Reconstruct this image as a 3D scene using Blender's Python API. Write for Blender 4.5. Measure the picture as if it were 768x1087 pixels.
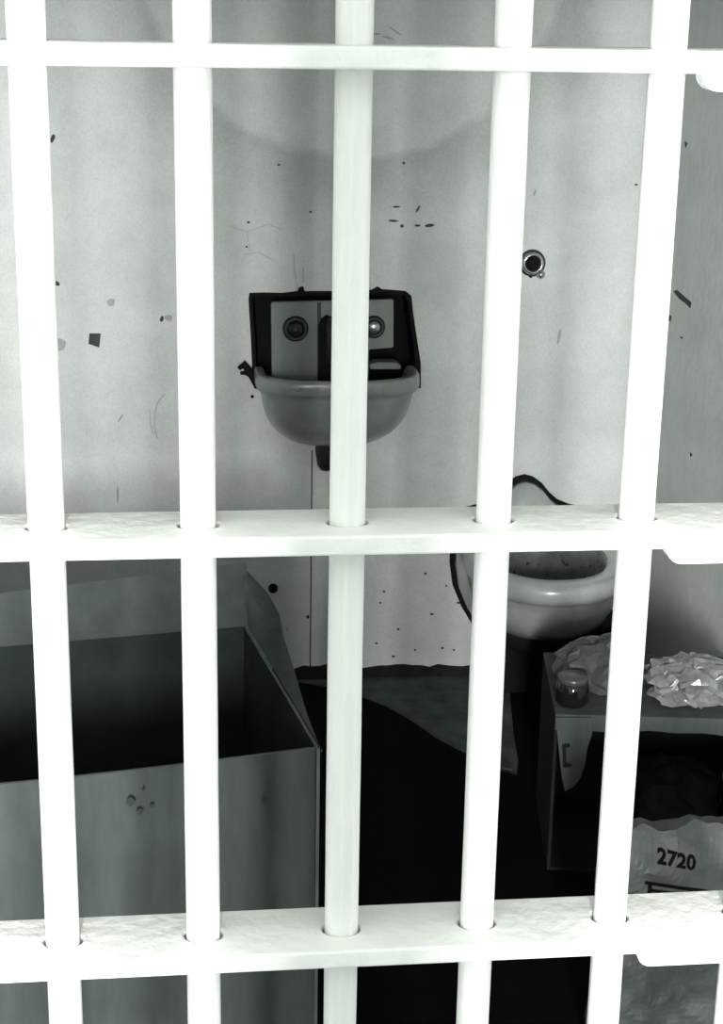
import bpy, bmesh, math, random
from mathutils import Vector, Matrix, noise

# ------------------------------------------------------------------ scene reset
for o in list(bpy.data.objects):
    bpy.data.objects.remove(o, do_unlink=True)
scene = bpy.context.scene
COL = scene.collection
random.seed(7)

# ------------------------------------------------------------------ camera
F_PX, PITCH, YAW, ROLL = 1790.0, 0.2984, 0.1153, 0.0174
EYE = Vector((0.0, 0.0, 1.59))
_fw = Vector((math.sin(YAW)*math.cos(PITCH), math.cos(YAW)*math.cos(PITCH), -math.sin(PITCH)))
_r = Vector((math.cos(YAW), -math.sin(YAW), 0.0))
_u = _r.cross(_fw)
_R = _r*math.cos(ROLL) + _u*math.sin(ROLL)
_U = -_r*math.sin(ROLL) + _u*math.cos(ROLL)
cd = bpy.data.cameras.new('camera')
cam = bpy.data.objects.new('camera', cd)
COL.objects.link(cam)
cd.sensor_fit = 'HORIZONTAL'; cd.sensor_width = 36.0
cd.lens = 36.0*F_PX/768.0
cd.clip_start = 0.05; cd.clip_end = 60
m = Matrix.Identity(4)
for i in range(3):
    m[i][0] = _R[i]; m[i][1] = _U[i]; m[i][2] = -_fw[i]; m[i][3] = EYE[i]
cam.matrix_world = m
scene.camera = cam

# ------------------------------------------------------------------ world, daylight, exposure
world = bpy.data.worlds.new('world'); scene.world = world
world.use_nodes = True
bg = world.node_tree.nodes['Background']
bg.inputs[0].default_value = (0.96, 1.0, 0.98, 1)
bg.inputs[1].default_value = 1.1

def area_light(name, loc, target, sx, sy, power):
    d = bpy.data.lights.new(name, 'AREA'); d.shape = 'RECTANGLE'
    d.size = sx; d.size_y = sy; d.energy = power; d.color = (1.0, 1.0, 0.985)
    o = bpy.data.objects.new(name, d); COL.objects.link(o)
    o.location = loc
    o.rotation_euler = (Vector(target)-Vector(loc)).to_track_quat('-Z', 'Y').to_euler()
    return o
area_light('unseen_window_light', (-0.22, -2.93, 1.65), (0.3, 3.0, 1.2), 0.50, 1.1, 330)  # light of the unseen window added behind the camera

scene.view_settings.view_transform = 'Standard'
scene.view_settings.look = 'None'
scene.view_settings.gamma = 1.0
scene.view_settings.use_curve_mapping = False
scene.view_settings.exposure = 0.88

# ------------------------------------------------------------------ photo pixel -> point on a given plane
def ray(x, y): return _fw*F_PX + _R*(x-384.0) - _U*(y-543.5)
def aty(x, y, Y):
    d = ray(x, y); return EYE + d*(Y/d.y)
def atz(x, y, Z):
    d = ray(x, y); return EYE + d*((Z-EYE.z)/d.z)
def atx(x, y, X):
    d = ray(x, y); return EYE + d*(X/d.x)

# ------------------------------------------------------------------ materials
def mat(name, col, rough=0.7, spec=0.3, metal=0.0, noise_amt=0.0, nscale=20.0, bump=0.0, bscale=60.0,
        spots=None, spot_scale=14.0, spot_cut=0.68, coat=0.0, aniso=(1, 1, 1), alpha=1.0, trans=0.0):
    mt = bpy.data.materials.new(name); mt.use_nodes = True
    nt = mt.node_tree; N = nt.nodes; L = nt.links
    b = N['Principled BSDF']
    b.inputs['Roughness'].default_value = rough
    b.inputs['Specular IOR Level'].default_value = spec
    b.inputs['Metallic'].default_value = metal
    b.inputs['Coat Weight'].default_value = coat
    b.inputs['Coat Roughness'].default_value = 0.12
    b.inputs['Alpha'].default_value = alpha
    b.inputs['Transmission Weight'].default_value = trans
    tc = N.new('ShaderNodeTexCoord'); mp = N.new('ShaderNodeMapping')
    mp.inputs['Scale'].default_value = aniso
    L.new(tc.outputs['Object'], mp.inputs['Vector'])
    rgb = N.new('ShaderNodeRGB'); rgb.outputs[0].default_value = (*col, 1)
    out = rgb.outputs[0]
    if noise_amt:
        n = N.new('ShaderNodeTexNoise'); n.inputs['Scale'].default_value = nscale
        n.inputs['Detail'].default_value = 8; n.inputs['Roughness'].default_value = 0.65
        L.new(mp.outputs[0], n.inputs['Vector'])
        r = N.new('ShaderNodeMapRange')
        r.inputs[1].default_value = 0.3; r.inputs[2].default_value = 0.7
        r.inputs[3].default_value = 1-noise_amt; r.inputs[4].default_value = 1+noise_amt*0.5
        L.new(n.outputs[0], r.inputs[0])
        mx = N.new('ShaderNodeMix'); mx.data_type = 'RGBA'; mx.blend_type = 'MULTIPLY'
        mx.inputs[0].default_value = 1
        L.new(out, mx.inputs[6]); L.new(r.outputs[0], mx.inputs[7]); out = mx.outputs[2]
    if spots:
        n2 = N.new('ShaderNodeTexNoise'); n2.inputs['Scale'].default_value = spot_scale
        n2.inputs['Detail'].default_value = 5
        L.new(tc.outputs['Object'], n2.inputs['Vector'])
        r2 = N.new('ShaderNodeMapRange'); r2.inputs[1].default_value = spot_cut; r2.inputs[2].default_value = spot_cut+0.03
        L.new(n2.outputs[0], r2.inputs[0])
        m2 = N.new('ShaderNodeMix'); m2.data_type = 'RGBA'
        L.new(r2.outputs[0], m2.inputs[0]); L.new(out, m2.inputs[6]); m2.inputs[7].default_value = (*spots, 1)
        out = m2.outputs[2]
    L.new(out, b.inputs['Base Color'])
    if bump:
        n3 = N.new('ShaderNodeTexNoise'); n3.inputs['Scale'].default_value = bscale; n3.inputs['Detail'].default_value = 6
        L.new(mp.outputs[0], n3.inputs['Vector'])
        bp = N.new('ShaderNodeBump'); bp.inputs['Strength'].default_value = bump; bp.inputs['Distance'].default_value = 0.004
        L.new(n3.outputs[0], bp.inputs['Height']); L.new(bp.outputs[0], b.inputs['Normal'])
    return mt

M = {}
M['wall'] = mat('painted_plaster', (0.66, 0.69, 0.665), 0.75, 0.25, noise_amt=0.13, nscale=7, bump=0.35, bscale=45,
                spots=(0.40, 0.42, 0.40), spot_scale=95, spot_cut=0.735)
def wall_back_material():
    mt = M['wall'].copy(); mt.name = 'painted_plaster_arc_marked'
    nt = mt.node_tree; N = nt.nodes; L = nt.links; b = N['Principled BSDF']
    src = b.inputs['Base Color'].links[0].from_socket
    g = N.new('ShaderNodeNewGeometry')
    nz = N.new('ShaderNodeTexNoise'); nz.inputs['Scale'].default_value = 9; nz.inputs['Detail'].default_value = 4
    L.new(g.outputs['Position'], nz.inputs['Vector'])
    def math_(op, a, c=None):
        n = N.new('ShaderNodeMath'); n.operation = op
        for i, q in enumerate((a, c)):
            if q is None: continue
            if isinstance(q, (int, float)): n.inputs[i].default_value = q
            else: L.new(q, n.inputs[i])
        return n.outputs[0]
    sx = N.new('ShaderNodeSeparateXYZ'); L.new(g.outputs['Position'], sx.inputs[0])
    dx = math_('SUBTRACT', sx.outputs[0], 0.40); dzz = math_('SUBTRACT', sx.outputs[2], 1.71)
    r = math_('SQRT', math_('ADD', math_('MULTIPLY', dx, dx), math_('MULTIPLY', dzz, dzz)))
    r = math_('ADD', r, math_('MULTIPLY', math_('SUBTRACT', nz.outputs[0], 0.5), 0.05))
    e = math_('SUBTRACT', r, 0.46)                       # dark arc: sharp inside, fading outwards
    mr = N.new('ShaderNodeMapRange'); mr.inputs[1].default_value = 0.0; mr.inputs[2].default_value = 0.02
    L.new(e, mr.inputs[0])
    fo = N.new('ShaderNodeMapRange'); fo.inputs[1].default_value = 0.01; fo.inputs[2].default_value = 0.16; fo.inputs[3].default_value = 1; fo.inputs[4].default_value = 0
    L.new(e, fo.inputs[0])
    k = math_('MULTIPLY', math_('MULTIPLY', mr.outputs[0], fo.outputs[0]), 0.26)
    fine = N.new('ShaderNodeTexNoise'); fine.inputs['Scale'].default_value = 220; fine.inputs['Detail'].default_value = 3
    L.new(g.outputs['Position'], fine.inputs['Vector'])
    k = math_('ADD', k, math_('MULTIPLY', math_('SUBTRACT', fine.outputs[0], 0.5), 0.35))
    mx = N.new('ShaderNodeMix'); mx.data_type = 'RGBA'; mx.blend_type = 'MULTIPLY'; mx.inputs[0].default_value = 1
    L.new(src, mx.inputs[6]); L.new(math_('SUBTRACT', 1.0, k), mx.inputs[7]); L.new(mx.outputs[2], b.inputs['Base Color'])
    return mt
M['wall_back'] = wall_back_material()
M['corridor'] = mat('corridor_plaster', (0.5, 0.52, 0.5), 0.8, 0.2, noise_amt=0.08, bump=0.2)
M['bars'] = mat('white_enamel', (0.88, 0.89, 0.865), 0.45, 0.4, noise_amt=0.07, nscale=9, bump=0.25, bscale=60, aniso=(6, 6, 1))
M['rail'] = mat('white_enamel_rail', (0.88, 0.89, 0.865), 0.5, 0.4, noise_amt=0.07, nscale=18, bump=0.5, bscale=70,
                spots=(0.45, 0.46, 0.44), spot_scale=60, spot_cut=0.755)
M['concrete'] = mat('floor_concrete', (0.085, 0.103, 0.096), 0.9, 0.1, noise_amt=0.45, nscale=14, bump=0.5, bscale=40)
M['black_layer'] = mat('flat_black_layer', (0.0035, 0.0045, 0.0042), 0.95, 0.05, noise_amt=0.3, nscale=30, bump=0.2)
M['black'] = mat('black_grime_and_shade', (0.008, 0.0105, 0.0095), 0.85, 0.15, noise_amt=0.3, nscale=60)  # grime and seals, also recess shade put into the colour
M['skirting'] = mat('dark_skirting', (0.014, 0.019, 0.017), 0.8, 0.2, noise_amt=0.5, nscale=50)
M['porcelain'] = mat('grimy_porcelain', (0.41, 0.435, 0.42), 0.28, 0.5, noise_amt=0.25, nscale=12, coat=0.5,
                     spots=(0.16, 0.18, 0.17), spot_scale=80, spot_cut=0.72)
M['porcelain_bowl'] = mat('stained_porcelain', (0.26, 0.285, 0.272), 0.3, 0.5, noise_amt=0.3, nscale=14, coat=0.4,
                          spots=(0.08, 0.09, 0.085), spot_scale=60, spot_cut=0.70)
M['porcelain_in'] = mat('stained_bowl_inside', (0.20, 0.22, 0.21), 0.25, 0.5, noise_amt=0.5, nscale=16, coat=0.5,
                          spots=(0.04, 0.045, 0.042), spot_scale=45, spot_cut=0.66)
M['panel'] = mat('dull_steel_panel', (0.19, 0.215, 0.203), 0.5, 0.4, metal=0.2, noise_amt=0.3, nscale=9, aniso=(1, 1, 0.4))
M['steel'] = mat('worn_chrome', (0.55, 0.57, 0.56), 0.22, 0.5, metal=0.9, noise_amt=0.15)
M['dark_metal'] = mat('dark_metal', (0.03, 0.036, 0.034), 0.4, 0.5, metal=0.5, noise_amt=0.3)
M['card'] = mat('brown_cardboard', (0.085, 0.099, 0.094), 0.85, 0.15, noise_amt=0.22, nscale=10, bump=0.2, bscale=25, aniso=(3, 3, 0.7),
                spots=(0.03, 0.036, 0.034), spot_scale=22, spot_cut=0.74)
M['card_edge'] = mat('cardboard_edge', (0.16, 0.18, 0.17), 0.9, 0.1, noise_amt=0.2)
M['card_shade_print'] = mat('shaded_card_and_print', (0.016, 0.021, 0.019), 0.85, 0.15, noise_amt=0.35, nscale=14)  # carton shade put into the card colour; also the flap print
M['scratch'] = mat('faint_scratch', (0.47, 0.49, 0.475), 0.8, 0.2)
M['card_shaded'] = mat('cardboard_shaded_inside', (0.026, 0.034, 0.031), 0.9, 0.1, noise_amt=0.3, nscale=10)  # darker card for inner faces: interior shade put into the colour
M['chip'] = mat('dark_chip', (0.055, 0.065, 0.06), 0.8, 0.2, noise_amt=0.2)
M['chip_pale'] = mat('pale_stain', (0.40, 0.42, 0.405), 0.8, 0.2, noise_amt=0.2)
M['paper_bag'] = mat('crumpled_paper', (0.05, 0.058, 0.055), 0.6, 0.4, noise_amt=0.4, nscale=22, bump=1.0, bscale=28)
M['plastic_grey'] = mat('grey_plastic_film', (0.085, 0.095, 0.09), 0.28, 0.5, noise_amt=0.4, nscale=12, bump=0.4, bscale=40)
M['plastic'] = mat('clear_plastic_film', (0.27, 0.285, 0.278), 0.14, 0.7, noise_amt=0.5, nscale=16, bump=0.5, bscale=40, coat=0.6)
M['ink'] = mat('black_ink', (0.003, 0.0035, 0.0032), 0.9, 0.05)
M['film'] = mat('plastic_film_glint', (0.62, 0.64, 0.63), 0.2, 0.7, noise_amt=0.2, coat=0.5)  # pale colour stands in for glints on the film
M['glass_dark'] = mat('dark_glass', (0.01, 0.012, 0.012), 0.08, 0.6)
M['frame'] = mat('window_frame_paint', (0.5, 0.5, 0.5), 0.6)

# ------------------------------------------------------------------ mesh helpers
def obj(name, bm, mt, parent=None, smooth=False, loc=None):
    me = bpy.data.meshes.new(name)
    bmesh.ops.recalc_face_normals(bm, faces=bm.faces[:])
    bm.to_mesh(me); bm.free()
    for k in (mt if isinstance(mt, (list, tuple)) else [mt]):
        me.materials.append(M[k])
    if smooth:
        for p in me.polygons: p.use_smooth = True
    o = bpy.data.objects.new(name, me); COL.objects.link(o)
    if parent: o.parent = parent
    if loc is not None:
        o.location = loc
    return o

def link_copy(src, parent, loc=(0, 0, 0)):
    o = bpy.data.objects.new(src.name.split('.')[0], src.data); COL.objects.link(o)
    o.parent = parent; o.location = loc
    return o

def tag(o, label, cat, group=None):
    o['label'] = label; o['category'] = cat
    if group: o['group'] = group
    return o
def struct(o, label=None):
    o['kind'] = 'structure'
    if label: o['label'] = label
    return o
def thing(name, label, cat, loc=(0, 0, 0), group=None):
    o = bpy.data.objects.new(name, None); COL.objects.link(o)
    o.empty_display_size = 0.05
    o.location = loc
    return tag(o, label, cat, group)

def add_box(bm, x0, x1, y0, y1, z0, z1):
    v = [bm.verts.new(p) for p in ((x0,y0,z0),(x1,y0,z0),(x1,y1,z0),(x0,y1,z0),(x0,y0,z1),(x1,y0,z1),(x1,y1,z1),(x0,y1,z1))]
    for f in ((0,1,2,3),(4,5,6,7),(0,1,5,4),(1,2,6,5),(2,3,7,6),(3,0,4,7)):
        bm.faces.new([v[i] for i in f])
def box(name, mt, b, parent=None, bevel=0.0):
    bm = bmesh.new(); add_box(bm, *b)
    if bevel:
        bmesh.ops.bevel(bm, geom=bm.edges[:], offset=bevel, segments=2, affect='EDGES')
    return obj(name, bm, mt, parent)

def slab(name, mt, pts, off, parent=None, bevel=0.0, smooth=False):
    """closed prism: polygon pts (Vectors) extruded by vector off"""
    bm = bmesh.new()
    a = [bm.verts.new(p) for p in pts]; c = [bm.verts.new(Vector(p)+Vector(off)) for p in pts]
    n = len(a)
    bm.faces.new(a); bm.faces.new(c[::-1])
    for i in range(n):
        bm.faces.new((a[i], a[(i+1) % n], c[(i+1) % n], c[i]))
    bmesh.ops.recalc_face_normals(bm, faces=bm.faces[:])
    if bevel:
        bmesh.ops.bevel(bm, geom=bm.edges[:], offset=bevel, segments=2, affect='EDGES')
    return obj(name, bm, mt, parent, smooth)

def plate(outer, holes, f3, thick_vec):
    """flat plate with holes; outer / holes are 2-D loops, f3 maps (a,b)->Vector"""
    bm = bmesh.new(); edges = []
    for loop in [outer]+holes:
        vs = [bm.verts.new(f3(*p)) for p in loop]
        for i in range(len(vs)): edges.append(bm.edges.new((vs[i], vs[(i+1) % len(vs)])))
    bmesh.ops.triangle_fill(bm, use_beauty=True, use_dissolve=False, edges=edges)
    g = bmesh.ops.extrude_face_region(bm, geom=bm.faces[:])
    bmesh.ops.translate(bm, verts=[v for v in g['geom'] if isinstance(v, bmesh.types.BMVert)], vec=thick_vec)
    # close: original faces stay as the other side
    bmesh.ops.recalc_face_normals(bm, faces=bm.faces[:])
    return bm

def tube_bm(pts, rad, seg=12, bm=None, caps=True):
    bm = bm or bmesh.new()
    pts = [Vector(p) for p in pts]; rings = []
    rads = rad if isinstance(rad, (list, tuple)) else [rad]*len(pts)
    up = None
    for i, p in enumerate(pts):
        t = (pts[min(i+1, len(pts)-1)]-pts[max(i-1, 0)]).normalized()
        if up is None:
            up = t.orthogonal().normalized()
        up = (up - t*up.dot(t)).normalized()
        s = t.cross(up)
        rings.append([bm.verts.new(p+(up*math.cos(2*math.pi*k/seg)+s*math.sin(2*math.pi*k/seg))*rads[i]) for k in range(seg)])
    for a, b in zip(rings, rings[1:]):
        for k in range(seg): bm.faces.new((a[k], a[(k+1) % seg], b[(k+1) % seg], b[k]))
    if caps:
        bm.faces.new(rings[0][::-1]); bm.faces.new(rings[-1])
    return bm

def lathe_bm(profile, origin, axis, seg=32, bm=None):
    """profile of (radius, height along axis)"""
    bm = bm or bmesh.new(); axis = Vector(axis).normalized(); a = axis.orthogonal().normalized(); b = axis.cross(a)
    rings = []
    for r, h in profile:
        c = Vector(origin)+axis*h
        if r < 1e-6: rings.append([bm.verts.new(c)])
        else: rings.append([bm.verts.new(c+(a*math.cos(2*math.pi*k/seg)+b*math.sin(2*math.pi*k/seg))*r) for k in range(seg)])
    for p, q in zip(rings, rings[1:]):
        for k in range(seg):
            k2 = (k+1) % seg
            if len(p) == 1 and len(q) == 1: continue
            if len(p) == 1: bm.faces.new((p[0], q[k], q[k2]))
            elif len(q) == 1: bm.faces.new((p[k], p[k2], q[0]))
            else: bm.faces.new((p[k], p[k2], q[k2], q[k]))
    return bm

# ------------------------------------------------------------------ dimensions of the place
W = atz(440, 717, 0.0).y            # back wall plane
XL, XR = -0.75, 1.106               # side walls of the cell
D = 1.132                           # plane of the bars
S = 0.105                           # bar spacing
X0 = 0.121                          # the bar in the middle of the picture
HEAD = 1.66                         # underside of the header above the bars
CEIL = 2.45
def wp(x, y, off=0.0): return aty(x, y, W-off)      # pixel on the back wall

# ------------------------------------------------------------------ setting
struct(box('floor', 'concrete', (-3.2, 3.2, -3.1, W+0.2, -0.06, 0.0)), 'bare grey concrete floor of the cell and corridor')
hole_px = [(267,315),(275,313),(300,314),(332,312),(360,313),(390,311),(402,309),(420,311),(430,312),(434,318),(436,335),(440,362),(443,392),(443,413),(360,416),(290,416),(272,413),(271,392),(270,360),(268,335)]
hole = [(wp(*p).x, wp(*p).z) for p in hole_px]
bm = plate([(XL-0.1, 0.0), (XR+0.1, 0.0), (XR+0.1, CEIL), (XL-0.1, CEIL)], [hole], lambda a, b: Vector((a, W, b)), Vector((0, 0.12, 0)))
hx0, hx1 = min(p[0] for p in hole)-0.005, max(p[0] for p in hole)+0.005
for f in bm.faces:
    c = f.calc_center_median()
    if abs(f.normal.y) < 0.3 and hx0 < c.x < hx1 and 0.5 < c.z < 1.1: f.material_index = 1  # recess sides black: grime, with the recess shade put into the colour
wall_back = struct(obj('wall_back', bm, ['wall_back', 'black']), 'pale painted plaster back wall with stains and chips')
box('pipe_chase_panel', 'black', (hx0-0.05, hx1+0.05, W+0.12, W+0.14, 0.6, 1.05), wall_back)  # black backing carries the same recess shade in its colour
struct(box('wall_right', 'wall', (XR, XR+0.1, D-0.05, W, 0.0, CEIL)), 'pale plaster side wall beside the toilet')
wall_right = bpy.data.objects['wall_right']
struct(box('wall_left', 'wall', (XL-0.1, XL, D-0.05, W, 0.0, CEIL)), 'pale plaster side wall behind the big carton')
struct(box('ceiling', 'wall', (XL-0.1, XR+0.1, D-0.05, W+0.12, CEIL, CEIL+0.1)), 'plain painted cell ceiling')
fr = box('wall_front', 'corridor', (-3.2, 3.2, D-0.05, D+0.05, HEAD, 3.5)); struct(fr, 'header wall above the cell bars')
struct(box('wall_front', 'corridor', (-3.2, XL, D-0.051, D+0.05, 0.0, HEAD)), 'corridor wall on one side of the bars')
struct(box('wall_front', 'corridor', (XR, 3.2, D-0.051, D+0.05, 0.0, HEAD)), 'corridor wall on the other side of the bars')
# corridor behind the camera with an unseen tall window, added as the light source
win = [(-0.49, 1.05), (0.05, 1.05), (0.05, 2.25), (-0.49, 2.25)]
bm = plate([(-3.2, 0), (3.2, 0), (3.2, 3.5), (-3.2, 3.5)], [win], lambda a, b: Vector((a, -3.0, b)), Vector((0, -0.1, 0)))
struct(obj('wall_behind', bm, 'corridor'), 'corridor wall opposite the cell with an added tall window')
struct(box('ceiling', 'corridor', (-3.2, 3.2, -3.1, D-0.05, 3.5, 3.6)), 'corridor ceiling')
bm = bmesh.new()
for b in ((-0.49, -0.47, -3.06, -3.02, 1.05, 2.25), (0.03, 0.05, -3.06, -3.02, 1.05, 2.25), (-0.47, 0.03, -3.06, -3.02, 1.05, 1.07), (-0.47, 0.03, -3.06, -3.02, 2.23, 2.25), (-0.47, 0.03, -3.05, -3.03, 1.64, 1.66)):
    add_box(bm, *b)
struct(obj('unseen_window', bm, 'frame'), 'added unseen corridor window frame, tall and narrow')
struct(box('added_shade_pier', 'corridor', (-0.12, 0.11, -0.58, -0.38, 0.0, 3.5)), 'added unseen pier that shades the middle of the back wall')  # unseen pier added to cast soft shade on the back wall

# skirting along the back wall, ragged at the top
bm = bmesh.new(); n = 90; ra = []; rb = []; rc = []; rd = []
for i in range(n+1):
    x = XL+(XR-XL)*i/n
    h = 0.028+0.012*noise.noise(Vector((x*16, 1.3, 0)))+0.006*noise.noise(Vector((x*60, 4.1, 0)))
    if 0.29 < x < 0.40: h += 0.018*abs(noise.noise(Vector((x*70, 9, 0))))+0.008
    ra.append(bm.verts.new((x, W-0.008, 0))); rb.append(bm.verts.new((x, W-0.008, h))); rc.append(bm.verts.new((x, W-0.0005, h))); rd.append(bm.verts.new((x, W-0.0005, 0)))
for i in range(n):
    bm.faces.new((ra[i], ra[i+1], rb[i+1], rb[i])); bm.faces.new((rb[i], rb[i+1], rc[i+1], rc[i])); bm.faces.new((rc[i], rc[i+1], rd[i+1], rd[i]))
struct(obj('baseboard_back', bm, 'skirting'), 'ragged black strip where back wall meets floor')

# wall seam below the basin, chips, stains and scratches of the back wall
a, b = wp(332, 478), wp(329, 704)
xs = (a.x+b.x)/2
slab('wall_seam', 'black', [Vector((xs-0.0012, W-0.001, 0.03)), Vector((xs+0.0012, W-0.001, 0.03)), Vector((xs+0.0012, W-0.001, a.z)), Vector((xs-0.0012, W-0.001, a.z))], (0, 0.002, 0), wall_back)
def chip(pxs, mt='chip', th=0.0012, wall=None, name='paint_chip'):
    slab(name, mt, [wp(x, y, th) for x, y in pxs], (0, th+0.0006, 0), wall_back)
def blot(cx, cy, rx, ry, mt='chip', rot=0.0, seed=0, n=9, name='paint_chip'):
    pts = []
    for k in range(n):
        t = 2*math.pi*k/n; q = 1+0.28*noise.noise(Vector((k*1.7, seed*3.1, 0.5)))
        x, y = rx*q*math.cos(t), ry*q*math.sin(t)
        pts.append((cx+x*math.cos(rot)-y*math.sin(rot), cy+x*math.sin(rot)+y*math.cos(rot)))
    chip(pts, mt, name=name)
chip([(95,354),(107,354),(105.5,369),(94,365)], name='paper_scrap')
blot(117.5,321,4.2,4,'chip_pale',seed=1,n=14,name='round_stain'); blot(64,366,6,6.5,'chip_pale',seed=2,n=14,name='round_stain')
blot(56,147,2.2,5,rot=0.4,seed=3); blot(60.5,301,3.2,2.4,rot=0.7,seed=4)
blot(172,338.5,2,3.2,rot=0.3,seed=5); blot(179,337.5,4.5,3.5,'chip_pale',rot=0.3,seed=6)
blot(421,219.5,4,1,seed=7); blot(418,234.5,5.5,1.2,rot=0.05,seed=8); blot(427,240,2,1.8,seed=9)
blot(443.5,239.5,3,1.2,seed=10); blot(456.5,239.5,5,1.8,rot=-0.1,seed=11); blot(444,222,1.0,5,rot=0.5,seed=12); blot(429,173,1.5,1.4,seed=13)
blot(594,357,1.3,8,'chip_pale',rot=0.2,seed=14); blot(676,196,2,1,seed=15); blot(568,205,1,3.5,'chip_pale',rot=0.4,seed=16)
blot(125,525,1.2,9,'chip_pale',seed=17); blot(128,444,1.2,5,'chip_pale',rot=0.6,seed=18); blot(305,668,1.6,1.6,'chip_pale',seed=19); blot(327,655,1.5,2,seed=20)
for i, (x, y) in enumerate(((408,628),(423,668),(459,652),(474,622),(400,683),(418,697),(441,690),(470,688),(487,640),(404,640),(452,609),(296,175),(262,262),(330,225),(264,236),(482,690),(140,690))):
    blot(x, y, 1.2+0.5*(i % 3), 1.1, seed=30+i, n=6)
for i, (x, y) in enumerate(((300,60),(318,53),(326,54),(400,36),(412,40),(420,33))):
    blot(x, y, 5+i % 3*2, 1.0, 'chip_pale', rot=0.3*(i-3), seed=50+i)
def scratch(pxs, r, mt='scratch', name='scratch'):
    obj(name, tube_bm([wp(x, y, 0.0004) for x, y in pxs], r, 5), mt, wall_back)
scratch([(175,418),(167,428),(164,440),(164,452),(167,466)], 0.0016)
scratch([(159,434),(160,450),(163,462)], 0.0010)
scratch([(259,270),(275,268),(290,276)], 0.0009); scratch([(312,270),(313,290),(316,308)], 0.0012); scratch([(322,284),(322,300)], 0.0014)
scratch([(245,240),(262,246),(285,238),(300,244)], 0.0008); scratch([(262,246),(266,268)], 0.0008)
# right wall marks
def rchip(pxs, mt='chip', name='paint_chip'):
    pts = []
    for x, y in pxs:
        p = atx(x, y, XR-0.001); pts.append(p)
    slab(name, mt, pts, (0.0016, 0, 0), wall_right)
rchip([(715,309),(719,308),(727,315),(734,321),(733,327),(728,322),(721,317)])
rchip([(711,334),(713,336),(712,341),(710,340)])
rchip([(722,357),(725,358),(724,360)]); rchip([(733,480),(735,483),(733,485)]); rchip([(727,150),(730,152),(728,157)])
# black bolt low on the back wall
p = wp(290, 624)
bo = obj('wall_bolt', lathe_bm([(0, 0.022), (0.006, 0.021), (0.007, 0.01), (0.011, 0.008), (0.011, -0.001)], p, (0, -1, 0), 16), 'black')
tag(bo, 'small black bolt stub on the back wall above the carton flap', 'bolt')

# ------------------------------------------------------------------ the barred cell front
grille = thing('cell_bars', 'white painted steel bars with flat cross rails across the cell front', 'bars', (0, D, 0))
RZ = [1.5435-i*0.3255 for i in range(5)]       # rail undersides
TH, DEP = 0.0145, 0.066
xs_bar = [X0+k*S for k in range(-8, 10)]
xs_bar = [x for x in xs_bar if XL+0.03 < x < XR-0.02]
# one bar: slightly ridged round section with uneven brush paint
def bar_mesh(seed):
    bm = bmesh.new(); seg = 28; rings = []; nz = 56
    for j in range(nz+1):
        z = HEAD*j/nz; ring = []
        for k in range(seg):
            t = 2*math.pi*k/seg
            r = 0.0126+0.0006*noise.noise(Vector((math.cos(t)*3, math.sin(t)*3, z*2.0+seed*7)))+0.0003*noise.noise(Vector((k*2.1, seed, z*14)))
            if k in (19, 22): r -= 0.0013
            ring.append(bm.verts.new((r*math.cos(t), r*math.sin(t), z)))
        rings.append(ring)
    for a, b in zip(rings, rings[1:]):
        for k in range(seg): bm.faces.new((a[k], a[(k+1) % seg], b[(k+1) % seg], b[k]))
    bm.faces.new(rings[0][::-1]); bm.faces.new(rings[-1])
    return bm
protos = []
for i, x in enumerate(xs_bar):
    if i < 5:
        o = obj('bar', bar_mesh(i), 'bars', grille, True, (x, 0, 0)); protos.append(o)
    else:
        link_copy(protos[(i*2) % 5], grille, (x, 0, 0))
def ell(cx, rx, ry, n=16): return [(cx+rx*math.cos(2*math.pi*k/n), ry*math.sin(2*math.pi*k/n)) for k in range(n)]
rail0 = None
for i, z in enumerate(RZ):
    if rail0 is None:
        bm = plate([(XL, -DEP/2), (XR, -DEP/2), (XR, DEP/2), (XL, DEP/2)], [ell(x, 0.0151, 0.0121) for x in xs_bar],
                   lambda a, b: Vector((a, b, 0)), Vector((0, 0, TH)))
        rail0 = obj('rail', bm, 'rail', grille, False, (0, 0, z))
        bv = rail0.modifiers.new('bevel', 'BEVEL'); bv.width = 0.0018; bv.segments = 2; bv.limit_method = 'ANGLE'; bv.angle_limit = 1.0
    else:
        r_ = link_copy(rail0, grille, (0, 0, z))
        bv = r_.modifiers.new('bevel', 'BEVEL'); bv.width = 0.0018; bv.segments = 2; bv.limit_method = 'ANGLE'; bv.angle_limit = 1.0
# splice plate under each rail to the right of the fifth bar, round at its near corner
bx5 = X0+2*S
for i, z in enumerate(RZ):
    prof = [(bx5+0.0135, 0.0002)]
    for k in range(6):
        t = math.pi/2*k/5
        prof.append((bx5+0.0145+0.011*(1-math.cos(t)), -0.011*math.sin(t)))
    prof += [(XR-0.002, -0.011), (XR-0.002, 0.0002)]
    slab('splice_plate', 'rail', [Vector((x, -DEP/2+0.0005, z+h)) for x, h in prof], (0, DEP*0.5-0.018, 0), grille)

# ------------------------------------------------------------------ wash basin
def superloop(cx, cy, z, a, b, n, k=48):
    out = []
    for i in range(k):
        t = 2*math.pi*i/k; c, s = math.cos(t), math.sin(t)
        out.append(Vector((cx+a*math.copysign(abs(c)**(2/n), c), cy+b*math.copysign(abs(s)**(2/n), s), z)))
    return out
def loft_bm(loops, cap0=True, cap1=True):
    bm = bmesh.new(); rings = [[bm.verts.new(p) for p in l] for l in loops]; k = len(rings[0])
    for p, q in zip(rings, rings[1:]):
        for i in range(k): bm.faces.new((p[i], p[(i+1) % k], q[(i+1) % k], q[i]))
    if cap0: bm.faces.new(rings[0][::-1])
    if cap1: bm.faces.new(rings[-1])
    return bm
bl, brr = aty(271, 410, W-0.08), aty(446, 410, W-0.08)
bcx, ba = (bl.x+brr.x)/2, (brr.x-bl.x)/2
bb = 0.140; bcy = W-0.030
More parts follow.
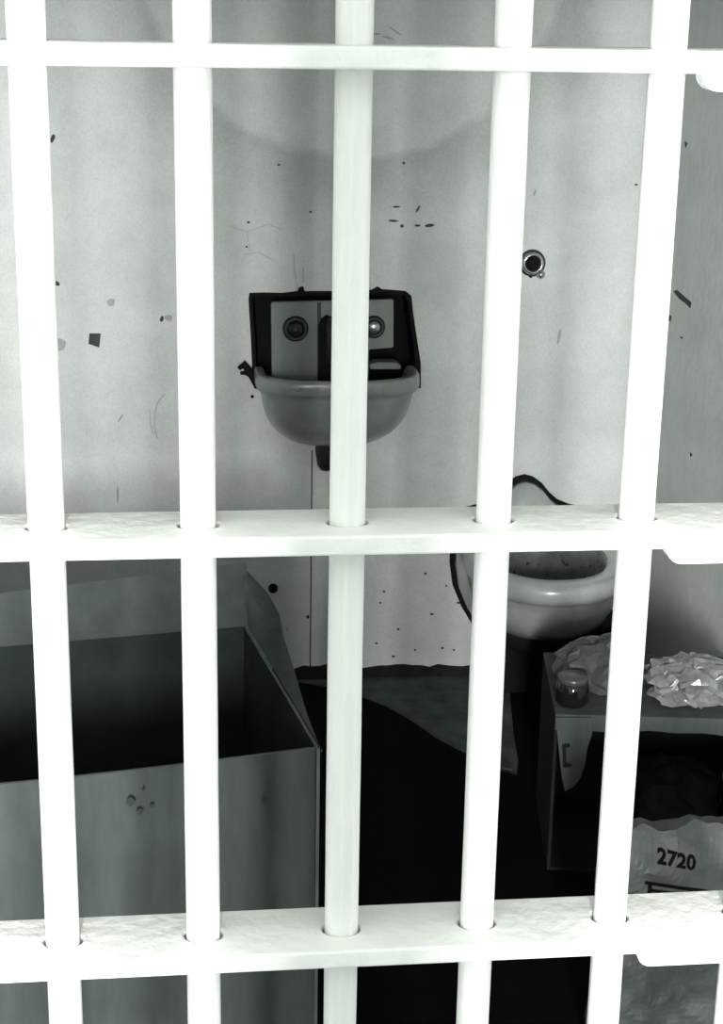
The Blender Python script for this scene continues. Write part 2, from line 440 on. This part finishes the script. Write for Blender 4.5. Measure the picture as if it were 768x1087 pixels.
brz = aty(330, 406, bcy-bb).z
bbot = aty(352, 477, bcy-0.03).z
dz = brz-bbot
basin = thing('wash_basin', 'grey porcelain wash basin set under a dark recess in the back wall', 'basin', (bcx, W, bbot))
def ploc(o, root):      # keep world-space vertices while parented to a root Empty
    o.parent = root; o.matrix_parent_inverse = Matrix.Translation(root.location).inverted(); return o
prof = [(0.975, 0.0), (0.996, -0.004), (1.0, -0.014), (1.0, -0.026), (0.985, -0.034), (0.94, -0.037), (0.925, -0.046)]
loops = [superloop(bcx, bcy, brz+h, ba*s, bb*s, 3.6) for s, h in prof]
for q in range(1, 13):
    t = q/12*math.pi/2*0.97
    s = 0.915*math.cos(t)**0.72; h = -0.046-(dz-0.046)*math.sin(t)
    loops.append(superloop(bcx-0.004*q/12, bcy+0.03*q/12, brz+h, ba*s, bb*s, 3.6-0.12*q))
inner = [(0.90, 0.0), (0.86, -0.012), (0.80, -0.05), (0.66, -0.085), (0.35, -0.105), (0.06, -0.11)]
loops = [superloop(bcx, bcy, brz+h, ba*s, bb*s, 3.0) for s, h in inner][::-1]+loops
bmB = loft_bm(loops)
bmesh.ops.bisect_plane(bmB, geom=bmB.verts[:]+bmB.edges[:]+bmB.faces[:], plane_co=(0, W-0.0025, 0), plane_no=(0, 1, 0), clear_outer=True)
ploc(obj('bowl', bmB, 'porcelain_bowl', None, True), basin)
# tail piece below the bowl
tp = aty(347, 484, bcy+0.02)
ploc(obj('drain_tail', lathe_bm([(0.0, -0.036), (0.014, -0.033), (0.022, -0.022), (0.024, -0.005), (0.027, 0.012), (0.027, 0.045)], (tp.x, bcy+0.02, tp.z), (0, 0, 1), 24), 'dark_metal', None, True), basin)
# control panel of the basin inside the recess
def wq(x, y, off=0.0): return wp(x, y, off)
panel_px = [(288,321),(418,318),(418,369),(392,371),(392,416),(289,416)]
ploc(slab('control_panel', 'panel', [wq(x, y, 0.004) for x, y in panel_px], (0, 0.02, 0), None, 0.002), basin)
ploc(slab('panel_return', 'dark_metal', [wq(337,321,0.0055), wq(341,321,0.0055), wq(341,414,0.0055), wq(337,414,0.0055)], (0, 0.002, 0)), basin)
def button(px, py, r, capm):
    c = wq(px, py, 0.004)
    o = ploc(obj('push_button', lathe_bm([(r*0.62, 0.001), (r*0.66, 0.009), (r*0.85, 0.011), (r, 0.008), (r*1.06, 0.0)], c, (0, -1, 0), 28), 'dark_metal', None, True), basin)
    cp = obj('button_cap', lathe_bm([(0, 0.014), (r*0.34, 0.0135), (r*0.58, 0.010), (r*0.62, 0.002)], c, (0, -1, 0), 24), capm, None, True)
    cp.parent = o
    return o
button(314, 349, 0.028, 'dark_metal'); button(397, 347, 0.025, 'steel')
c = wq(314, 350, 0.018)
ploc(obj('button_stem', lathe_bm([(0, 0.004), (0.006, 0.003), (0.009, 0)], c, (0, -1, 0), 16), 'dark_metal', None, True), basin)
# spout: an arched dark tube between the buttons
sp = wq(349, 350)
pts = []
for k in range(9):
    t = math.pi*k/8
    pts.append(Vector((sp.x+0.006, W-0.006-0.045*(1-math.cos(t))/2, sp.z-0.035+0.055*math.sin(t)+(0.02 if k == 0 else 0))))
ploc(obj('spout', tube_bm(pts+[pts[-1]+Vector((0, 0, -0.03))], 0.0155, 16), 'dark_metal', None, True), basin)
ploc(slab('spout_plate', 'black', [wq(x, y, 0.006) for x, y in ((338,345),(341,338),(347,334),(354,338),(357,346),(357,412),(338,412))], (0, 0.002, 0)), basin)
# soap ledge in the lower right of the recess
ploc(slab('soap_ledge', 'panel', [wq(x, y, 0.03) for x, y in ((393,387),(400,385),(420,385),(426,388),(426,392),(393,392))], (0, 0.045, 0), None, 0.002), basin)
# dark sealing around the recess
outer_px = [(264,318),(265,311),(280,310.5),(300,311),(316,309),(318,305),(322,304),(324,309),(345,309),(372,309),(388,309),(396,307),(401,304),(406,307),(420,308),(431,309),(437,314),(439,332),(443,360),(447,385),(447,412)]
inner_px = [(273,412),(272,391),(271,360),(269,335),(268,316),(275,314),(300,315),(332,313),(360,314),(390,312),(402,310),(420,312),(429,313),(433,319),(435,335),(439,362),(442,393),(442,412)]
op = [wp(x, y, 0.0022) for x, y in outer_px]; ip = [wp(x, y, 0.0022) for x, y in inner_px]
op = [wp(270, 412, 0.0022), wp(268, 392, 0.0022), wp(266.5, 360, 0.0022), wp(265, 335, 0.0022)]+op
bm = bmesh.new(); va = [bm.verts.new(p) for p in op]; vb = [bm.verts.new(p) for p in ip]
es = [bm.edges.new((va[i], va[i+1])) for i in range(len(va)-1)]+[bm.edges.new((vb[i], vb[i+1])) for i in range(len(vb)-1)]
es += [bm.edges.new((va[0], vb[0])), bm.edges.new((va[-1], vb[-1]))]
bmesh.ops.triangle_fill(bm, use_beauty=True, edges=es)
g = bmesh.ops.extrude_face_region(bm, geom=bm.faces[:])
bmesh.ops.translate(bm, verts=[v for v in g['geom'] if isinstance(v, bmesh.types.BMVert)], vec=(0, 0.003, 0))
ploc(obj('dark_sealant', bm, 'black'), basin)
# broken bracket on its left
pts = [wp(254,391,0.02), wp(259,387,0.025), wp(265,394,0.02), wp(269,402,0.03), wp(273,411,0.05)]
ploc(obj('broken_bracket', tube_bm(pts, [0.005, 0.009, 0.009, 0.008, 0.006], 10), 'black', None, True), basin)
pts = [wp(256,396,0.012), wp(261,396,0.02), wp(266,399,0.02)]
ploc(obj('broken_bracket', tube_bm(pts, [0.004, 0.005, 0.005], 8), 'black', None, True), basin)
ploc(obj('bracket_screw', lathe_bm([(0, 0.004), (0.003, 0.003), (0.004, 0)], wp(268, 421), (0, -1, 0), 10), 'black'), basin)

# ------------------------------------------------------------------ flush button on the wall
c = wp(565, 279)
fb = thing('flush_button', 'round chrome flush button with dark centre on the wall above the toilet', 'button', c)
ploc(obj('escutcheon', lathe_bm([(0.016, 0.006), (0.018, 0.016), (0.022, 0.017), (0.0255, 0.012), (0.027, 0.0)], c, (0, -1, 0), 32), 'steel', None, True), fb)
ploc(obj('rim_ring', lathe_bm([(0.0262, 0.0), (0.0262, 0.010), (0.0300, 0.009), (0.0310, 0.0)], c, (0, -1, 0), 32), 'dark_metal', None, True), fb)
ploc(obj('push_button', lathe_bm([(0, 0.02), (0.008, 0.019), (0.014, 0.015), (0.017, 0.004)], c, (0, -1, 0), 24), 'black', None, True), fb)
k1 = wp(574.5, 291.5, 0.016)
ploc(obj('lock_screw', lathe_bm([(0, 0.010), (0.007, 0.008), (0.0105, 0.001), (0.0105, -0.015)], k1, (0, -1, 0), 20), 'steel', None, True), fb)
k2 = wp(564, 293, 0.006)
ploc(obj('lock_tab', lathe_bm([(0, 0.004), (0.004, 0.003), (0.005, -0.005)], k2, (0, -1, 0), 12), 'black', None, True), fb)

# ------------------------------------------------------------------ toilet
tcx = 0.820
toilet = thing('toilet', 'wall hung porcelain toilet bowl below the flush button', 'toilet', (tcx, W, 0.1))
half_px = [(557,505),(566,507.5),(575,514),(583,524),(591,531),(602,535.5),(616,539),(630,546),(640,560),(644,580),(643,605),(636,630),(622,655),(604,676),(580,694)]
left_px = [(540,696),(518,680),(503,662),(491,642),(482,620),(479,597),(480,570),(485,550),(496,539),(510,535.5),(523,531),(531,524),(539,514),(548,507.5)]
def shell(sc, off):
    c0 = wp(560, 600)
    pts = []
    for x, y in half_px+left_px:
        p = wp(x, y, 0); q = Vector((c0.x+(p.x-c0.x)*sc, W-off, c0.z+(p.z-c0.z)*sc)); pts.append(q)
    return pts
ploc(obj('dark_sealant', loft_bm([shell(1.02, -0.001), shell(1.02, 0.008), shell(0.985, 0.012)]), 'black', None), toilet)
ploc(obj('back_shell', loft_bm([shell(0.965, 0.005), shell(0.955, 0.03), shell(0.92, 0.046), shell(0.84, 0.06), shell(0.6, 0.07), shell(0.1, 0.072)]), 'porcelain', None, True), toilet)
tz = 0.400; tfront = 3.279; tb = 0.225; ta = 0.178; tcy = tfront+tb
prof = [(0.93, 0.0, 0), (0.975, -0.003, 0), (1.0, -0.014, 0), (1.0, -0.030, 0), (0.985, -0.041, 0), (0.94, -0.047, 0), (0.915, -0.052, 0), (0.90, -0.075, 0.004),
        (0.86, -0.105, 0.010), (0.79, -0.135, 0.02), (0.68, -0.160, 0.035), (0.55, -0.178, 0.05), (0.40, -0.19, 0.07), (0.2, -0.195, 0.08)]
outer_l = [superloop(tcx, tcy+sh, tz+h, ta*s, tb*s, 2.15, 56) for s, h, sh in prof]
inn = [(0.77, -0.001, 0), (0.735, -0.008, 0), (0.725, -0.03, 0.0), (0.71, -0.06, 0), (0.64, -0.11, 0.01), (0.52, -0.15, 0.03), (0.36, -0.175, 0.04), (0.1, -0.18, 0.04)]
inner_l = [superloop(tcx, tcy+sh, tz+h, ta*s, tb*s, 2.15, 56) for s, h, sh in inn]
bmT = loft_bm(inner_l[::-1]+outer_l)
bmT.faces.index_update()
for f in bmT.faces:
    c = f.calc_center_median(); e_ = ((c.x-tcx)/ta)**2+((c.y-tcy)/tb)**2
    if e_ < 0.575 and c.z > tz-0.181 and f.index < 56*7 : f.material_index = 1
ploc(obj('bowl', bmT, ['porcelain', 'porcelain_in'], None, True), toilet)
a_, b_ = wp(512, 690).x, wp(652, 690).x
ploc(slab('black_block', 'black', [Vector((a_+0.01, W-0.14, 0.0055)), Vector((b_-0.01, W-0.14, 0.0055)), Vector((b_, W-0.012, 0.0055)), Vector((a_, W-0.012, 0.0055))], (0, 0, 0.16), None, 0.004), toilet)  # black block between floor and shell, below the bowl
ploc(obj('water', lathe_bm([(0, 0), (0.075, 0)], (tcx, tcy+0.03, tz-0.145), (0, 0, 1), 24), 'glass_dark'), toilet)
ploc(obj('waste_outlet', tube_bm([(tcx, tcy+0.06, tz-0.17), (tcx, tcy+0.11, tz-0.21), (tcx, tcy+0.2, tz-0.23), (tcx, W-0.001, tz-0.23)], [0.07, 0.075, 0.08, 0.085], 20), 'dark_metal', None, True), toilet)

# ------------------------------------------------------------------ flat black layer on the floor
layer_px = [(300,722),(345,729),(386,741),(408,749),(428,760),(447,772),(462,783),(480,793),(497,801),(515,811),(530,818),(549,823),(551,808),(546,780),(543,750),(541,728)]
far = [atz(x, y, 0.004) for x, y in layer_px]
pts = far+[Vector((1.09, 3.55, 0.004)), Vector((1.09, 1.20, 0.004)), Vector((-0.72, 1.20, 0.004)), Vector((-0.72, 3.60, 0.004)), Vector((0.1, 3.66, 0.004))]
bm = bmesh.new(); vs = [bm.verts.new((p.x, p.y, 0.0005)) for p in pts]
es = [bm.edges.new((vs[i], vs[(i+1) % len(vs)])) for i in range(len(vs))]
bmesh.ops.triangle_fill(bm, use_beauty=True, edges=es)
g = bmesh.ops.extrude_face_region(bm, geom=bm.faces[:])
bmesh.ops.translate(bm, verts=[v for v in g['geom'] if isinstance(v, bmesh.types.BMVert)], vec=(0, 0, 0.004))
tag(obj('floor_layer', bm, 'black_layer'), 'flat black covering over the cell floor, ragged along its far edge', 'mat')
# loose fragment by the ragged edge
tag(slab('floor_fragment', 'paper_bag', [atz(x, y, 0.0052) for x, y in ((528,806),(540,808),(545,818),(536,817),(529,813))], (0, 0, 0.004)),
    'small pale fragment on the floor below the toilet', 'debris')

# ------------------------------------------------------------------ large open carton
ang = math.radians(9.5); ZB = 0.57
ex = Vector((math.cos(ang), math.sin(ang), 0)); ey = Vector((-math.sin(ang), math.cos(ang), 0))
FR = atz(340, 795, ZB); FR.z = 0.0055
BW, BD = 0.60, 0.50
carton = thing('cardboard_carton', 'big open cardboard carton with raised flaps just behind the bars', 'carton', FR)
def cp(u, v, z): return FR+ex*u+ey*v+Vector((0, 0, z))
HZ = ZB-0.0055
def panel_grid(name, fn, nu, nv, th, parent=carton, mt=('card', 'card_edge', 'card_shaded'), shaded=False):
    """fn(u,v)->(point, normal); a bowed card sheet with thickness, cut edges lighter"""
    bm = bmesh.new(); A = []; B = []
    for j in range(nv+1):
        ra, rb = [], []
        for i in range(nu+1):
            p, nn = fn(i/nu, j/nv); ra.append(bm.verts.new(p)); rb.append(bm.verts.new(p+nn*th))
        A.append(ra); B.append(rb)
    for j in range(nv):
        for i in range(nu):
            bm.faces.new((A[j][i], A[j][i+1], A[j+1][i+1], A[j+1][i])); fb_ = bm.faces.new((B[j][i], B[j+1][i], B[j+1][i+1], B[j][i+1])); fb_.material_index = 2 if shaded else 0
    for i in range(nu):
        for J in (0, nv):
            f = bm.faces.new((A[J][i], A[J][i+1], B[J][i+1], B[J][i])); f.material_index = 1
    for j in range(nv):
        for I in (0, nu):
            f = bm.faces.new((A[j][I], A[j+1][I], B[j+1][I], B[j][I])); f.material_index = 1
    o = obj(name, bm, list(mt), None); return ploc(o, parent)
# front: slack panel, top edge sagging a little towards the left
def front(u, v):
    sag = 0.012*math.sin(math.pi*min(1, u*0.9))*v
    return cp(-BW*(1-u), sag*1.2, HZ*v-0.010*math.sin(math.pi*u)*v), ey
panel_grid('front_panel', front, 16, 8, 0.005, shaded=True)
panel_grid('back_panel', lambda u, v: (cp(-BW*(1-u), BD, HZ*v), -ey), 8, 4, 0.005, shaded=True)
panel_grid('left_panel', lambda u, v: (cp(-BW, BD*u, HZ*v), ex), 6, 4, 0.005, shaded=True)
panel_grid('right_panel', lambda u, v: (cp(0, BD*u, HZ*v), -ex), 6, 4, 0.005, shaded=True)
panel_grid('bottom_panel', lambda u, v: (cp(-BW*u, BD*v, 0), Vector((0, 0, 1))), 2, 2, 0.005, shaded=True)
# back flap: leans outwards and up, curved
def bflap(u, v):
    base = cp(-BW+BW*u, BD-0.002, HZ)
    ph = math.radians(38+14*v)
    d = ey*math.cos(ph)+Vector((0, 0, math.sin(ph)))
    ln = (0.098-0.016*(1-u)**1.5+0.014*u*u)*v
    return base+d*ln+ex*(0.016*v*u), (ey*math.sin(ph)-Vector((0, 0, math.cos(ph))))
panel_grid('flap', bflap, 12, 6, 0.005)
# right flap: torn at the back corner, swung out over the right side
A_, B_ = cp(0.002, 0.0, HZ), cp(0.002, BD, HZ)
oc = [(0.0, 257, 600, 2.735), (0.2, 285, 630, 2.72), (0.38, 297, 652, 2.64), (0.5, 300, 672, 2.58), (0.66, 312, 710, 2.47), (0.82, 325, 755, 2.32), (1.0, 341, 796, 2.166)]
def rflap(u, v):
    for p, q in zip(oc, oc[1:]):
        if u <= q[0]+1e-6:
            k = (u-p[0])/(q[0]-p[0]); o_ = [p[c]+(q[c]-p[c])*k for c in range(4)]; break
    b = B_.lerp(A_, u); e = aty(o_[1], o_[2], o_[3])
    w = b.lerp(e, v)+Vector((0, 0, 0.012*math.sin(math.pi*v)*(1-u)))
    return w, Vector((0.3, 0.2, -0.9)).normalized()
panel_grid('flap', rflap, 18, 6, 0.004)
def fmark(px, py, r, seed, n=9):
    pts = []
    d0 = None
    for k in range(n):
        t = 2*math.pi*k/n; q = 1+0.5*noise.noise(Vector((k*1.3, seed*2.7, 0)))
        x, y = px+r*q*math.cos(t), py+r*q*math.sin(t)
        dr = ray(x, y); nn = ey
        # front plane through FR with normal ey
        s = ((FR+ey*0.0-EYE).dot(nn))/dr.dot(nn)
        pts.append(EYE+dr*s-ey*0.0012)
    return pts
for i, (x, y, r) in enumerate(((139,851,5), (148,861,3.5), (161,855,2.2), (152,838,1.6), (281,850,3))):
    ploc(slab('dark_stain', 'chip', fmark(x, y, r, i), ey*0.0022), carton)

# ------------------------------------------------------------------ carton with open front, bags on it
Yc = 2.80; zc = aty(590, 757, Yc).z; xc = aty(590, 757, Yc).x
CA = math.radians(8.0); CW, CDp = 0.385, 0.30
e1 = Vector((math.cos(CA), -math.sin(CA), 0)); e2 = Vector((math.sin(CA), math.cos(CA), 0)); C0 = Vector((xc, Yc, 0))
def kp(u, v, z): return C0+e1*u+e2*v+Vector((0, 0, z))
crate = thing('open_carton', 'low cardboard carton with open dark front below the toilet', 'carton', (xc, Yc, 0.005))
def cb(name, u0, u1, v0, v1, z0, z1, mt='card'):
    return ploc(slab(name, mt, [kp(u0, v0, z0), kp(u1, v0, z0), kp(u1, v1, z0), kp(u0, v1, z0)], (0, 0, z1-z0)), crate)
cb('top_panel', 0, CW, 0, CDp, zc-0.006, zc)
cb('side_panel', 0, 0.006, 0.001, CDp, 0.0055, zc-0.006, 'card_shade_print'); cb('side_panel', CW-0.006, CW, 0.001, CDp, 0.0055, zc-0.006, 'card_shade_print')  # side panels carry the carton's shade in their colour
cb('back_panel', 0.006, CW-0.006, CDp-0.006, CDp, 0.0055, zc-0.006, 'card_shade_print'); cb('bottom_panel', 0.006, CW-0.006, 0.001, CDp-0.006, 0.0055, 0.0115, 'card_shade_print')
n = 20; up = []; lo = []
for i in range(n+1):
    x = CW*i/n
    up.append(kp(x, -0.001, zc)); lo.append(kp(x, -0.004, zc-0.030-0.008*noise.noise(Vector((x*14, 2, 0)))))
ploc(slab('flap', 'card', up+lo[::-1], -e2*0.004), crate)
def onfront(x, y, off):
    d = ray(x, y); s_ = (C0-EYE-e2*off).dot(e2)/d.dot(e2); return EYE+d*s_
fl = [onfront(x, y, 0.009) for x, y in ((590,761),(628,761),(629,778),(624,792),(621,812),(616,826),(609,834),(600,839),(597,826),(594,800))]
ploc(slab('flap', 'card', fl, -e2*0.004), crate)
ploc(slab('flap_print', 'card_shade_print', [onfront(x, y, 0.0142) for x, y in ((597,790),(605,789),(606,793),(601,794),(602,810),(607,811),(607,814),(598,815))], e2*0.0009), crate)

def blob(name, c, r, seed, amp, freq, mt, floor_z, n=24, m=14, shape=None, power=2.3, jit=0.10):
    """crumpled bag: a loose super-ellipsoid broken into uneven flat facets, resting on floor_z"""
    rnd = random.Random(seed); bm = bmesh.new(); rings = []
    for j in range(m+1):
        ring = []
        for i in range(n):
            ph = -math.pi/2+math.pi*(j+(rnd.uniform(-0.38, 0.38) if 0 < j < m else 0))/m
            t = 2*math.pi*(i+0.5*(j % 2)+rnd.uniform(-0.38, 0.38))/n
            d = Vector((math.cos(ph)*math.cos(t), math.cos(ph)*math.sin(t), math.sin(ph)))
            q = (abs(d.x)**power+abs(d.y)**power+abs(d.z)**power)**(-1/power)
            v = d*freq+Vector((seed*5.3, seed*1.7, 0))
            k = q*(1+amp*(0.45-abs(noise.noise(v)))*1.2-amp*0.4+rnd.uniform(-jit, jit)*0.5)
            p = Vector((d.x*r[0]*k, d.y*r[1]*k, d.z*r[2]*k))
            if shape: p = shape(p)
            p += Vector(c)
            p.z = max(p.z, floor_z)
            ring.append(bm.verts.new(p))
        rings.append(ring)
    for a, b in zip(rings, rings[1:]):
        for i in range(n): bm.faces.new((a[i], a[(i+1) % n], b[(i+1) % n], b[i]))
    bmesh.ops.remove_doubles(bm, verts=bm.verts[:], dist=1e-5)
    bmesh.ops.triangulate(bm, faces=bm.faces[:])
    return obj(name, bm, mt)
zt = zc+0.0015
# squat dark jar and a grey bag heaped behind it
jc = kp(0.034, 0.045, zt)
jar = thing('dark_jar', 'squat dark glossy jar at the corner of the low carton beside the grey bag', 'jar', jc)
ploc(obj('jar_body', lathe_bm([(0, 0), (0.026, 0), (0.031, 0.006), (0.032, 0.03), (0.029, 0.042), (0.026, 0.046)], jc, (0, 0, 1), 28), 'glass_dark', None, True), jar)
ploc(obj('jar_lid', lathe_bm([(0.026, 0.044), (0.029, 0.046), (0.029, 0.054), (0.026, 0.057), (0, 0.058)], jc, (0, 0, 1), 28), 'plastic_grey', None, True), jar)
def lean(p):
    return Vector((p.x, p.y, p.z*(0.9+0.55*max(0, p.x+0.05)/0.10)))
bc = kp(0.088, 0.140, zt+0.036)
bag = blob('plastic_bag', bc, (0.084, 0.064, 0.050), 3, 0.5, 1.6, 'plastic_grey', zt, shape=lean)
tag(bag, 'crumpled grey bag heaped on the low carton in front of the toilet', 'bag')
# clear plastic wrapped bundle
clr_root = thing('plastic_wrap_bundle', 'shiny clear plastic wrapped bundle on the low carton near the right wall', 'bundle', kp(0.262, 0.088, zt))
clr = blob('film_wrapping', kp(0.262, 0.088, zt+0.034), (0.088, 0.080, 0.042), 4, 0.45, 1.8, 'plastic', zt, n=34, m=18, jit=0.16)
ploc(clr, clr_root)
rnd = random.Random(21)
for q in range(14):                                   # pale folds across the bundle, glints put into the colour
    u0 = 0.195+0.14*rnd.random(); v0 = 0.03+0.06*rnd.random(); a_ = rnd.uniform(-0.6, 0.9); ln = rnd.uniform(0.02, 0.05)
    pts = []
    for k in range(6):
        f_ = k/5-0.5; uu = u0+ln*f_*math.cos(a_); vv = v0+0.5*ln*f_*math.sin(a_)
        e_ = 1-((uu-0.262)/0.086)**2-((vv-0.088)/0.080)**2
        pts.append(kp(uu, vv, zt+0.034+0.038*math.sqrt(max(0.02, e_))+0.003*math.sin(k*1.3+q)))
    fo_ = obj('film_glint', tube_bm(pts, [0.0008, 0.002, 0.0026, 0.0024, 0.0018, 0.0006], 5), 'film'); ploc(fo_, clr_root)
tag(clr_root, 'shiny clear plastic wrapped bundle on the low carton near the right wall', 'bundle')
# bundle inside the open carton, its shade put into the colour
tag(blob('dark_bundle', kp(0.25, 0.16, 0.012+0.075), (0.10, 0.09, 0.085), 6, 0.3, 2.0, 'card_shade_print', 0.0125), 'dark crumpled bundle inside the open low carton', 'bundle')

# ------------------------------------------------------------------ printed paper sack in the near right corner
sx0, sx1 = aty(657, 930, 2.1).x, aty(657, 930, 2.1).x+0.36
sy0, sy1 = 2.10, 2.22
ztop = aty(700, 884, 2.1).z
sack = thing('paper_sack', 'crumpled paper sack printed 2720 standing by the right wall', 'sack', (sx0, sy0, 0.0055))
def crease(x, z):
    a = 0.018*(0.4-abs(noise.noise(Vector((x*9, z*6, 3.3)))))
    a += 0.009*(0.4-abs(noise.noise(Vector((x*22+z*9, z*17-x*6, 1.3)))))
    return a
def fronty(x, z):
    return sy0-crease(x, z)+0.05*max(0, (z-ztop+0.06)/0.06)**2*0.5
bm = bmesh.new(); nu, nv = 44, 52; F = []; Bk = []
for j in range(nv+1):
    fa, ba_ = [], []
    for i in range(nu+1):
        u = i/nu; x = sx0+(sx1-sx0)*u
        zt_ = ztop+0.012*noise.noise(Vector((x*18, 5, 0)))+0.006*noise.noise(Vector((x*55, 2, 0)))
        z = 0.0055+(zt_-0.0055)*j/nv
        fa.append(bm.verts.new((x+0.006*noise.noise(Vector((z*20, 1, u))), fronty(x, z), z)))
        top = max(0, (j/nv-0.72)/0.28)
        ba_.append(bm.verts.new((x+0.006*noise.noise(Vector((z*20, 4, u))), sy1-(sy1-sy0-0.035)*top**1.4+crease(x+3, z), z)))
    F.append(fa); Bk.append(ba_)
for j in range(nv):
    for i in range(nu):
        bm.faces.new((F[j][i], F[j][i+1], F[j+1][i+1], F[j+1][i])); bm.faces.new((Bk[j][i], Bk[j+1][i], Bk[j+1][i+1], Bk[j][i+1]))
    for I in (0, nu): bm.faces.new((F[j][I], F[j+1][I], Bk[j+1][I], Bk[j][I]))
for i in range(nu):
    for J in (0, nv): bm.faces.new((F[J][i], F[J][i+1], Bk[J][i+1], Bk[J][i]))
ploc(obj('sack_body', bm, 'paper_bag', None), sack)
# printing on the front, following the creases
def on_sack(bm):
    for v in bm.verts:
        v.co.y = fronty(v.co.x, v.co.z)-0.0022+v.co.y
def printing(name, bm, mt='ink'):
    bmesh.ops.triangulate(bm, faces=bm.faces[:])
    bmesh.ops.subdivide_edges(bm, edges=[e for e in bm.edges if e.calc_length() > 0.006], cuts=2, use_grid_fill=False)
    on_sack(bm); return ploc(obj(name, bm, mt), sack)
fc = bpy.data.curves.new('digits', 'FONT'); fc.body = '2720'; fc.size = 0.040; fc.extrude = 0.0; fc.offset = 0.0015
fc.space_character = 1.05
to = bpy.data.objects.new('digits', fc); COL.objects.link(to)
bpy.context.view_layer.update()
me = bpy.data.meshes.new_from_object(to.evaluated_get(bpy.context.evaluated_depsgraph_get()))
bpy.data.objects.remove(to, do_unlink=True)
t0 = aty(697, 914, 2.1); sl = math.atan(0.2)
bm = bmesh.new(); bm.from_mesh(me); bpy.data.meshes.remove(me)
w0 = max(v.co.x for v in bm.verts)-min(v.co.x for v in bm.verts)
want = aty(737, 918, 2.1).x-t0.x
k = want*1.0/w0
for v in bm.verts:
    x, y = v.co.x*k, v.co.y*k*1.12
    v.co = Vector((t0.x+x*math.cos(sl)+y*math.sin(sl)*0.2, 0, t0.z-x*math.sin(sl)+y*math.cos(sl)))
printing('printed_digits', bm)
def stripe(a, b, w):
    A = aty(*a, 2.1); B = aty(*b, 2.1); n = 14; bm = bmesh.new(); r1, r2 = [], []
    dr = (B-A).normalized(); pn = Vector((-dr.z, 0, dr.x))
    for i in range(n+1):
        p = A.lerp(B, i/n); r1.append(bm.verts.new((p.x, 0, p.z))); r2.append(bm.verts.new((p.x+pn.x*w, 0, p.z+pn.z*w)))
    for i in range(n): bm.faces.new((r1[i], r1[i+1], r2[i+1], r2[i]))
    on_sack(bm); return ploc(obj('printed_line', bm, 'ink'), sack)
stripe((683,936), (768,949), 0.0055); stripe((690,944), (768,956), 0.0045)
stripe((687,936), (684,1000), 0.006)
